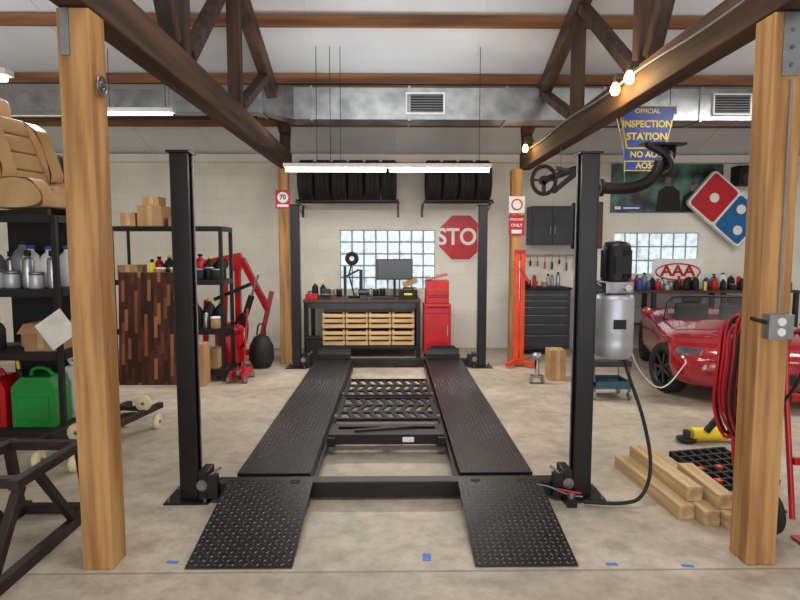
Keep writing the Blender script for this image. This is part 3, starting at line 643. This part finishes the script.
gascan(-3.40,4.92,.12,RED,'red plastic fuel can with black spout',.34,.24,.42);gascan(-3.0,4.92,.12,GRN,'green plastic fuel can with yellow spout tip',.36,.24,.42)
gascan(-2.84,5.16,.12,WHT,'white plastic jug behind the green can',.22,.16,.46)
gascan(-3.80,4.95,.12,RED,'red plastic fuel can with black spout',.3,.22,.38)
clutter(-3.8,-2.75,4.80,4.9,1.281,9,'bottles on the black shelving',kinds=(1,5,1,5,3),sc=(1.0,1.35));clutter(-3.8,-2.75,5.0,5.15,1.281,8,'bottles on the black shelving',kinds=(1,9,4,9,3),sc=(1.2,1.5))
clutter(-4.1,-3.1,4.85,5.1,.761,6,'bottles on the black shelving',kinds=(4,6,8,10))
def cbox(x0,x1,y0,y1,z0,z1,lab,grp=None,flap=False):
    g=G().box(x0,x1,y0,y1,z0,z1,CARD).box((x0+x1)/2-.025,(x0+x1)/2+.025,y0-.001,y1+.001,z0+.02,z1+.001,P('packing_tape',(200,170,120),.3))
    if flap:
        g.add([(x0,y0,z1),(x1,y0,z1),(x1,y0-.09,z1-.07),(x0,y0-.09,z1-.07)],[(0,1,2,3)],CARD)
    return ob(g,'cardboard_box',label=lab,cat='box',group=grp)
cbox(-3.05,-2.78,4.8,5.1,.761,.99,'open cardboard box with hanging flap on a shelf',flap=True)
g=G();M=Matrix.Translation((-2.78,4.64,.90))@Matrix.Rotation(math.radians(-35),4,'Y')
g.box(-.01,.24,0,.004,-.12,.12,PAPER,M);ob(g,'paper_sheet',label='loose white paper sheet sticking out of the box',cat='paper')
def soft(g,name,e,bw):
    o=ob(g,name,e,local=True,bev=bw,sub=2)
    for p in o.data.polygons:p.use_smooth=True
    return o
def seat(loc,rot,lab):
    e=emp('car_seat',lab,'car seat',loc,rot,group='car seats on top of the shelving')
    e.scale=(1.08,1.08,1.08)
    def cush(w,d,h,M,nm):
        g=G()
        for k in range(4): g.box(-w/2+.06,w/2-.06,-d/2+k*d/4+.003,-d/2+(k+1)*d/4-.003,.02,h+.02,TAN,M)
        g.box(-w/2,w/2,-d/2,d/2,0,h-.02,TAN,M);soft(g,nm,e,.022)
        for s in (-1,1):
            g=G();g.prism([(-d/2,.0),(d/2,.0),(d/2,h),(d/2-.14,h+.09),(-d/2+.12,h+.07),(-d/2,h*.7)],s*w/2-.06,s*w/2+.055,TAN,M,ax='x');soft(g,nm.split('_')[0]+'_bolster',e,.03)
    cush(.42,.54,.15,Matrix.Translation((0,-.02,.05)),'seat_cushion')
    cush(.42,.64,.13,Matrix.Translation((0,.34,.45))@Matrix.Rotation(math.radians(65),4,'X'),'back_rest')
    g=G().box(-.13,.13,-.055,.055,-.02,.17,TAN,Matrix.Translation((0,.46,.79))@Matrix.Rotation(math.radians(-12),4,'X'));soft(g,'head_rest',e,.04)
    ob(G().box(-.2,-.17,-.25,.25,0,.045,BLK).box(.17,.2,-.25,.25,0,.045,BLK),'slide_rail',e,local=True)
seat((-2.95,5.02,1.881),(0,0,math.radians(72)),'tan leather car seat with headrest on the shelving')
seat((-4.0,5.02,1.881),(0,0,math.radians(95)),'tan leather car seat beside another seat')
ob(G().box(-3.5,-2.86,5.36,5.75,0,1.899,BLKM),'storage_locker',label='dark tall locker behind the steel shelving',cat='locker',bev=.005)
tyre_obj(.30,.2,'tire',loc=(-3.12,5.58,2.2),rot=(0,0,math.radians(60)),label='black tyre behind the tan car seat',cat='tire')
# ---------------------------------------------------------------- second shelf
shelving(-3.35,-2.03,6.98,7.45,(.12,.62,1.22,1.86),1.88,'black steel shelving unit holding boxes and shop supplies')
SH='boxes on the second shelving unit'
cbox(-3.05,-2.76,7.05,7.38,1.881,2.13,'square cardboard box on top of the shelving',SH);cbox(-2.99,-2.80,7.08,7.3,2.132,2.24,'small cardboard box stacked on a larger one',SH)
cbox(-3.28,-3.1,7.1,7.3,1.881,2.05,'small cardboard box on top of the shelving',SH);cbox(-2.7,-2.55,7.1,7.3,1.881,2.0,'small cardboard box on top of the shelving',SH)
clutter(-3.0,-2.1,7.1,7.3,1.241,9,'cans on the second shelving unit',kinds=(5,6,10,0,2,10,9),sc=(.95,1.2));clutter(-3.0,-2.1,7.35,7.40,1.241,7,'cans on the second shelving unit',kinds=(4,9,4,8),sc=(1.0,1.2))
clutter(-3.25,-2.1,7.05,7.15,.641,9,'cans on the second shelving unit',kinds=(4,6,9,1,8),sc=(.9,1.1));clutter(-3.25,-2.1,7.3,7.38,.641,8,'cans on the second shelving unit',kinds=(4,9,4,10),sc=(1.1,1.3))
cbox(-3.3,-3.06,7.02,7.3,1.241,1.42,'orange and white parts carton on the middle shelf',SH)
for i in range(4): cbox(-3.27+i*.29,-3.02+i*.29,7.1,7.35,.141,.38,'cardboard parts box on the low shelf',SH)
def butcher():
    M=P('striped_walnut',(150,96,58),.4,0,(96,56,32),2,(6,6,.6))
    nt=M.node_tree;b=nt.nodes['Principled BSDF'];L=nt.links.new
    tc=nt.nodes.new('ShaderNodeTexCoord');sp=nt.nodes.new('ShaderNodeSeparateXYZ');L(tc.outputs['Object'],sp.inputs[0])
    cb=nt.nodes.new('ShaderNodeCombineXYZ');L(mth(nt,'FLOOR',mth(nt,'MULTIPLY',sp.outputs[0],26)),cb.inputs[0])
    L(mth(nt,'FLOOR',mth(nt,'ADD',mth(nt,'MULTIPLY',sp.outputs[2],4),mth(nt,'MULTIPLY',mth(nt,'FLOOR',mth(nt,'MULTIPLY',sp.outputs[0],26)),.37))),cb.inputs[1])
    wn=nt.nodes.new('ShaderNodeTexWhiteNoise');L(cb.outputs[0],wn.inputs['Vector'])
    cr=nt.nodes.new('ShaderNodeValToRGB');cr.color_ramp.elements[0].color=lin((40,20,14));cr.color_ramp.elements[1].color=lin((166,108,66));cr.color_ramp.elements[1].position=1
    e=cr.color_ramp.elements.new(.72);e.color=lin((84,44,30));L(wn.outputs['Value'],cr.inputs[0])
    L(cr.outputs[0],b.inputs['Base Color']);return M
g=G().box(-.34,.34,-.02,.02,0,1.34,butcher())
ob(g,'wood_panel',loc=(-2.90,6.84,0),rot=(math.radians(-4),0,0),label='striped walnut butcher-block panel leaning on shelving',cat='wood panel',bev=.003)
# ---------------------------------------------------------------- red hoist etc
h=emp('engine_hoist','folded red engine hoist with chrome ram and casters','engine hoist',(-2.2,8.35,0))
X=-.05;Y=.4
ob(G().box(-2.2+X,-2.12+X,7.9+Y,7.98+Y,.12,1.45,RED).box(-2.21+X,-2.11+X,7.89+Y,7.99+Y,1.3,1.5,RED),'mast',h,bev=.004)
ob(G().beam((-2.65,7.94+Y,1.42),(-2.15,7.94+Y,1.52),.09,.09,RED).beam((-2.15,7.94+Y,1.48),(-1.78,7.9+Y,.75),.09,.08,RED),'boom',h,bev=.004)
ob(G().cyl((-2.15,7.86+Y,.5),(-2.0,7.86+Y,.95),.045,BLKM).cyl((-2.0,7.86+Y,.95),(-1.9,7.86+Y,1.25),.018,CHR),'ram',h)
ob(G().beam((-2.7,7.85+Y,.14),(-1.8,7.85+Y,.14),.07,.08,RED).beam((-2.65,7.8+Y,.14),(-2.6,7.75+Y,.9),.07,.07,RED).beam((-1.95,8.02+Y,.14),(-1.75,8.05+Y,1.0),.07,.07,RED).beam((-2.4,7.82+Y,.2),(-2.35,7.82+Y,1.2),.07,.05,RED).beam((-2.52,7.82+Y,.9),(-2.0,7.82+Y,1.12),.05,.05,BLK),'leg',h,bev=.004)
for x in (-2.65,-1.87): ob(G().cyl((x-.02,7.85+Y,.05),(x+.02,7.85+Y,.05),.05,BLKM,14).box(x-.03,x+.03,7.83+Y,7.87+Y,.055,.1,STEEL),'caster',h)
ob(G().tube([(-2.63,8.34,1.38),(-2.63,8.34,1.28),(-2.6,8.34,1.22),(-2.65,8.34,1.18),(-2.68,8.34,1.22)],.012,CHR,8,sm=1).lathe([(0,-.05),(.07,-.045),(.08,0),(.07,.045),(0,.05)],BLKM,(-2.4,8.28,1.4),'y',18),'hook',h)
v=emp('shop_vacuum','red drum shop vacuum with black lid and hose','vacuum',(-2.2,7.8,0))
ob(G().lathe([(0,.08),(.16,.08),(.18,.12),(.19,.46),(.18,.48)],RED,(-2.2,7.8,0)),'drum',v)
ob(G().lathe([(.18,.481),(.2,.49),(.19,.56),(.1,.62),(0,.63)],RED,(-2.2,7.8,0)).box(-2.27,-2.13,7.6,7.75,.5,.58,BLKM),'lid',v)
for a in range(4): ob(G().cyl((-2.2+.15*math.cos(a*pi/2+.8)-.015,7.8+.15*math.sin(a*pi/2+.8),.04),(-2.2+.15*math.cos(a*pi/2+.8)+.015,7.8+.15*math.sin(a*pi/2+.8),.04),.04,BLKM,12),'caster',v)
ob(G().tube([(-2.03,7.75,.3),(-1.95,7.65,.35),(-1.9,7.6,.6),(-1.95,7.65,.8),(-2.1,7.75,.62)],.022,BLKM,10,sm=2),'hose',v)
cbox(-2.42,-2.2,6.72,6.95,0,.5,'tall cardboard box standing on the floor')
g=G().lathe([(0,0),(.12,.01),(.17,.12),(.16,.3),(.1,.42),(.03,.46),(0,.46)],BLKM,(-1.78,7.85,0)).tube([(-1.84,7.85,.45),(-1.82,7.85,.6),(-1.74,7.85,.6),(-1.72,7.85,.45)],.012,BLKM,8,sm=1)
ob(g,'duffel_bag',label='black slumped bag with handles on the floor',cat='bag')
jk=emp('floor_jack','red low floor jack with long handle','floor jack',(-1.86,7.1,0))
ob(G().box(-1.95,-1.92,6.85,7.3,.04,.13,RED).box(-1.80,-1.77,6.85,7.3,.04,.13,RED).box(-1.92,-1.80,7.1,7.3,.05,.12,RED),'frame',jk,bev=.004)
ob(G().cyl((-1.86,6.93,.1),(-1.86,6.93,.15),.045,STEEL,16).beam((-1.86,6.93,.1),(-1.86,7.15,.1),.05,.03,RED),'saddle',jk)
ob(G().cyl((-1.86,7.2,.13),(-1.86,7.45,.85),.014,RED,10),'handle',jk)
for x in (-1.98,-1.77): 
    for y in (6.9,7.25): ob(G().cyl((x,y,.04),(x+.03,y,.04),.04,STEEL,14),'roller',jk)
# ---------------------------------------------------------------- steel frames
RUST=P('dark_brown_steel',(58,48,42),.55,.4,(38,33,30),8,bump=.1)
e=emp('steel_trestle','heavy dark brown welded steel frame lying on the floor','steel frame',(-2.0,3.0,0))
for x in (-1.84,-2.25):
    g=G().beam((x,2.5,.03),(x,3.5,.03),.05,.06,RUST).beam((x,2.75,.46),(x,3.4,.46),.05,.05,RUST)
    g.beam((x,2.55,.055),(x,2.8,.44),.045,.05,RUST).beam((x,3.42,.055),(x,3.35,.44),.045,.05,RUST).beam((x,2.95,.44),(x,3.25,.055),.04,.04,RUST)
    ob(g,'side_frame',e,bev=.004)
for (y,z) in ((2.6,.03),(3.45,.03),(2.8,.46),(3.35,.46)): ob(G().beam((-2.225,y,z),(-1.865,y,z),.05,.05,RUST),'cross_tube',e)
e=emp('rolling_dolly','dark steel dolly frame with cream rubber wheels','dolly',(-2.3,4.5,0))
g=G().beam((-2.30,4.1,.2),(-2.10,5.2,.2),.05,.05,RUST).beam((-2.62,4.15,.2),(-2.40,5.25,.2),.05,.05,RUST).beam((-2.6,4.3,.2),(-2.26,4.25,.2),.04,.04,RUST).beam((-2.42,5.1,.2),(-2.12,5.05,.2),.04,.04,RUST)
g.beam((-2.58,4.6,.2),(-2.2,4.9,.2),.04,.04,RUST)
ob(g,'frame',e,bev=.004)
for (x,y,z) in ((-2.29,4.15,.28),(-2.15,4.95,.28),(-2.61,4.2,.06),(-2.12,5.15,.06),(-2.41,5.2,.06),(-2.3,4.12,.06)):
    ob(G().lathe([(.015,-.022),(.06,-.022),(.068,-.012),(.068,.012),(.06,.022),(.015,.022)],CREAM,(x,y,z),'y' if z>.1 else 'x',20).cyl((x-.03,y,z),(x+.03,y,z),.016,STEEL,10),'caster',e)
# ---------------------------------------------------------------- right foreground
SG='offcut timbers stacked beside the post'
for i,(x,y0,y1,z,a) in enumerate(((1.64,3.30,4.15,0,4),(1.76,3.22,4.2,0,2),(1.88,3.18,4.25,0,0),(1.72,3.35,4.1,.091,3),(1.87,3.24,3.75,.091,-2))):
    g=G().box(-.05,.05,-(y1-y0)/2,(y1-y0)/2,0,.09,PINEY)
    ob(g,'timber_block',loc=(x+.08,(y0+y1)/2,z),rot=(0,0,math.radians(a)),label='pale square timber offcut lying in a stack',cat='timber',group=SG,bev=.004)
g=G();M=Matrix.Translation((2.36,4.0,.03))@Matrix.Rotation(math.radians(12),4,'Z')@Matrix.Rotation(math.radians(7),4,'X')
for k in range(7): g.box(-.24+k*.075,-.222+k*.075,-.26,.26,0,.04,BLKM,M).box(-.24,.235,-.26+k*.083,-.242+k*.083,.001,.041,BLKM,M)
for k in range(4): g.box(-.21+(k%2)*.15,-.17+(k%2)*.15,-.2+(k//2)*.17,-.16+(k//2)*.17,.02,.042,ORG,M)
ob(g,'drain_mat',label='black plastic lattice mat with orange spots on the floor',cat='mat')
e=emp('angle_grinder','yellow and black power tool lying on the floor','power tool',(2.62,4.65,0))
ob(G().cyl((2.5,4.7,.07),(2.78,4.7,.07),.055,YEL).cyl((2.78,4.7,.07),(2.92,4.7,.07),.04,BLKM).beam((2.6,4.66,.1),(2.7,4.66,.22),.04,.04,BLKM),'tool_body',e)
ob(G().cyl((2.46,4.7,.02),(2.46,4.7,.035),.08,BLKM,20).cyl((2.46,4.7,.035),(2.46,4.7,.1),.03,DGR),'disc_guard',e)
g=G()
for k in range(10):
    cx=1.92+.012*math.sin(k*2.1);cy=3.05+k*.02;cz=.90+.03*math.sin(k*1.3);R=.075+.012*math.cos(k*1.7)
    g.tube([(cx+R*math.cos(2*pi*i/24),cy+.015*math.sin(i),cz+(.31+.03*math.sin(k))*math.sin(2*pi*i/24)) for i in range(24)],.010,SRED if k%3 else RUB,6,True)
g.tube([(1.87,3.08,.58),(1.86,3.05,.45),(1.93,3.1,.3),(2.05,3.3,.2),(2.22,3.5,.012),(2.4,3.5,.012)],.010,SRED,6,sm=2)
g.box(1.88,1.96,2.951,3.24,1.14,1.16,STEEL)
ob(g,'air_hose',label='red rubber hose coiled on a hook at the post',cat='hose')
e=emp('hand_truck','red hand truck with white wheels behind the post','hand truck',(2.35,3.2,0))
X=.22
ob(G().tube([(2.02+X,3.1,.1),(2.02+X,3.25,1.05),(2.1+X,3.27,1.15),(2.28+X,3.27,1.15),(2.36+X,3.25,1.05),(2.36+X,3.1,.1)],.016,RED,10,sm=1).box(2.03+X,2.35+X,3.12,3.14,.4,.44,RED).box(2.03+X,2.35+X,3.17,3.19,.75,.79,RED),'frame',e)
ob(G().box(2.0+X,2.38+X,2.88,3.08,.005,.015,RED),'toe_plate',e)
for x in (1.91+X,2.42+X): ob(G().lathe([(.05,-.025),(.09,-.025),(.12,-.02),(.125,0),(.12,.02),(.09,.025),(.05,.025)],RUB,(x,3.14,.125),'x',24).lathe([(.0,-.027),(.085,-.027),(.085,.027),(0,.027)],WHT,(x,3.14,.125),'x',20).cyl((x,3.14,.125),(x+.1 if x<2.3 else x-.1,3.14,.125),.012,STEEL),'wheel',e)
g=G().box(1.815,1.935,2.745,2.801,1.17,1.29,SIL).cyl((1.885,2.785,1.29),(1.885,2.785,2.4),.006,GRY,8)
for z in (1.205,1.255): g.cyl((1.875,2.74,z),(1.875,2.746,z),.02,WHT,14)
g.cyl((1.815,2.77,1.25),(1.74,2.77,1.27),.01,BLKM).tube([(1.935,2.77,1.2),(2.0,2.77,1.2),(2.03,2.78,1.0),(2.0,2.9,.8)],.008,BLKM,6,sm=2)
ob(g,'electrical_box',label='galvanised electrical outlet box with conduit on the post',cat='outlet box')
g=G().box(1.84,1.92,2.79,2.801,2.42,2.71,SIL)
for z in (2.47,2.55,2.63): g.cyl((1.88,2.782,z),(1.88,2.79,z),.01,STEEL,6)
ob(g,'post_bracket',label='galvanised strap bracket at the top of the post',cat='bracket')
g=G().box(-1.53,-1.49,2.79,2.801,2.5,2.71,SIL);ob(g,'post_bracket',label='galvanised strap bracket at the top of the post',cat='bracket')
g=G().ring((-1.385,2.87,2.38),.045,.006,STEEL,'x').ring((-1.385,2.87,2.38),.02,.006,STEEL,'x').box(-1.401,-1.38,2.865,2.875,2.34,2.42,STEEL).cyl((-1.401,2.87,2.38),(-1.36,2.87,2.38),.006,STEEL)
ob(g,'cable_hook',label='small round steel cable hook on the pine post',cat='hook')
e=emp('utility_cart','small dark teal shop cart with casters','cart',(2.35,6.2,0))
ob(G().box(2.15,2.55,6.05,6.4,.12,.15,TEAL).box(2.15,2.17,6.05,6.4,.15,.2,TEAL).box(2.53,2.55,6.05,6.4,.15,.2,TEAL).box(2.15,2.55,6.05,6.06,.15,.2,TEAL).box(2.15,2.55,6.39,6.4,.15,.2,TEAL),'lower_tray',e)
ob(G().box(2.15,2.55,6.05,6.4,.36,.38,DGR).box(2.15,2.17,6.05,6.4,.38,.42,DGR).box(2.53,2.55,6.05,6.4,.38,.42,DGR).box(2.17,2.53,6.05,6.06,.38,.42,DGR),'upper_tray',e)
for x in (2.16,2.54):
    for y in (6.07,6.38):
        ob(G().cyl((x,y,.1),(x,y,.36),.008,STEEL,8),'leg',e);ob(G().cyl((x-.012,y,.045),(x+.012,y,.045),.045,GRY,14).box(x-.015,x+.015,y-.01,y+.01,.05,.11,STEEL),'caster',e)
cbox(1.93,2.12,6.95,7.2,0,.38,'brown cardboard box on the floor by the chest')
e=emp('caster_stand','short chrome roller stand with grey wheel','stand',(1.74,6.85,0))
ob(G().cyl((1.74,6.85,.1),(1.74,6.85,.3),.03,CHR).box(1.67,1.81,6.8,6.9,.08,.1,STEEL).lathe([(0,.3),(.06,.3),(.07,.33),(.05,.37),(0,.38)],SIL,(1.74,6.85,0)),'pillar',e)
for x in (1.67,1.81): ob(G().cyl((x-.015,6.85,.04),(x+.015,6.85,.04),.04,GRY,14),'wheel',e)
ob(G().tube([(1.56,3.8,1.2),(1.75,4.2,1.05),(2.1,5.0,.65),(2.5,5.5,.3),(2.75,5.7,.2),(2.9,5.6,.5)],.006,WHT,6,sm=3),'extension_cord',label='thin white cord draped from the lift tank to the car',cat='cord')
MAN=P('cast_iron',(46,42,42),.45,.6,(30,28,28),8)
g=G();bx,by,bz=2.17,5.0,2.25
g.tube([(bx-.38,by,bz-.12),(bx-.2,by,bz-.13),(bx-.02,by,bz-.1),(bx+.1,by,bz),(bx+.12,by,bz+.1)],.05,MAN,12,sm=2)
for k in range(4): g.tube([(bx+.1,by,bz-.02+k*.01),(bx+.2,by-.05+k*.04,bz+.02+k*.04),(bx+.16+k*.03,by-.06+k*.04,bz+.14),(bx-.02+k*.095,by-.04+k*.04,bz+.24)],.03,MAN,10,sm=2)
g.lathe([(.03,-.01),(.075,-.01),(.075,.01),(.03,.01)],MAN,(bx-.38,by,bz-.12),'x',20).beam((bx-.05,by,bz+.245),(bx+.32,by,bz+.245),.1,.02,MAN)
g.tube([(bx-.18,by,bz-.09),(bx-.2,by,bz+.2),(1.9,by,2.722)],.004,STEEL,5).tube([(bx+.12,by,bz+.1),(bx+.05,by,bz+.3),(1.93,by,2.722)],.004,STEEL,5)
ob(g,'exhaust_manifold',label='dark cast exhaust manifold hanging from the truss',cat='car part')
e=emp('steering_wheel','black steering wheel and column hanging below the truss','steering wheel',(1.7,6.4,2.2))
ob(G().ring((1.66,6.4,2.36),.13,.022,BLKM,'y',28,8,1.15),'rim',e)
ob(G().cyl((1.66,6.39,2.36),(1.66,6.44,2.36),.05,BLKM).beam((1.54,6.4,2.36),(1.78,6.4,2.36),.04,.02,BLKM).beam((1.66,6.4,2.36),(1.66,6.4,2.22),.04,.02,BLKM),'hub',e)
ob(G().cyl((1.66,6.44,2.36),(2.05,6.5,2.5),.035,BLKM).beam((1.78,6.46,2.24),(2.1,6.5,2.5),.06,.05,BLKM).beam((1.8,6.46,2.5),(2.05,6.5,2.44),.06,.04,DGR).cyl((1.86,6.47,2.44),(1.86,6.47,2.722),.004,STEEL,5),'steering_column',e)
for x,y in ((-1.13,2.87),(.18,2.9),(1.12,2.82),(1.5,2.80)):
    g=G().box(-.03,.03,-.012,.012,0,.002,TAPE) if x!=.18 else G().box(-.022,.022,-.035,.035,0,.002,TAPE)
    ob(g,'masking_tape',loc=(x,y,.0),rot=(0,0,random.uniform(-.2,.2)),label='scrap of blue masking tape stuck on the floor',cat='tape',group='tape scraps on the floor')
# ---------------------------------------------------------------- lights
def area(name,loc,rot,sx,sy,e,col=(1,1,1)):
    l=bpy.data.lights.new(name,'AREA');l.shape='RECTANGLE';l.size=sx;l.size_y=sy;l.energy=e;l.color=col
    o=bpy.data.objects.new(name,l);COL.objects.link(o);o.location=loc;o.rotation_euler=rot;return o
area('door_daylight',(.3,-5.5,2.0),(math.radians(90),0,0),9,3.4,400,(.97,.98,1))
area('shop_light',(.2,2.2,4.6),(0,0,0),3,1,85,(1,.97,.92))
area('shop_light',(-4.2,6.0,3.3),(0,0,0),2,.5,60,(1,.97,.92));area('shop_light',(4.6,6.0,3.5),(0,0,0),2,.5,70,(1,.97,.92));area('shop_light',(0,6.95,2.5),(0,0,0),2.4,.1,75,(1,.97,.92))
area('shop_light',(4.6,2.0,4.6),(0,0,0),2,1,40,(1,.97,.92))
area('ceiling_fill',(0,6.6,2.75),(pi,0,0),2.4,.3,15);area('ceiling_fill',(-4.5,5.5,2.9),(pi,0,0),2.4,.3,16);area('ceiling_fill',(4.8,5.5,2.9),(pi,0,0),2.4,.3,16);area('ceiling_fill',(0.2,3.4,3.0),(pi,0,0),2.4,.4,12)  # added fill aimed upward to brighten the ceiling, not fixtures of the garage
w=bpy.data.worlds.new('w');S.world=w;w.use_nodes=True
nt=w.node_tree;sk=nt.nodes.new('ShaderNodeTexSky');sk.sky_type='HOSEK_WILKIE';sk.sun_direction=(0.3,-.6,.7)
nt.links.new(sk.outputs[0],nt.nodes['Background'].inputs[0]);nt.nodes['Background'].inputs[1].default_value=.9
# ---------------------------------------------------------------- camera
cam=bpy.data.cameras.new('camera');co=bpy.data.objects.new('camera',cam);COL.objects.link(co)
cam.sensor_width=36;cam.lens=36*580/800;co.location=(0,0,1.6)
co.rotation_euler=(math.radians(90-4.93),0,math.radians(-.79));S.camera=co
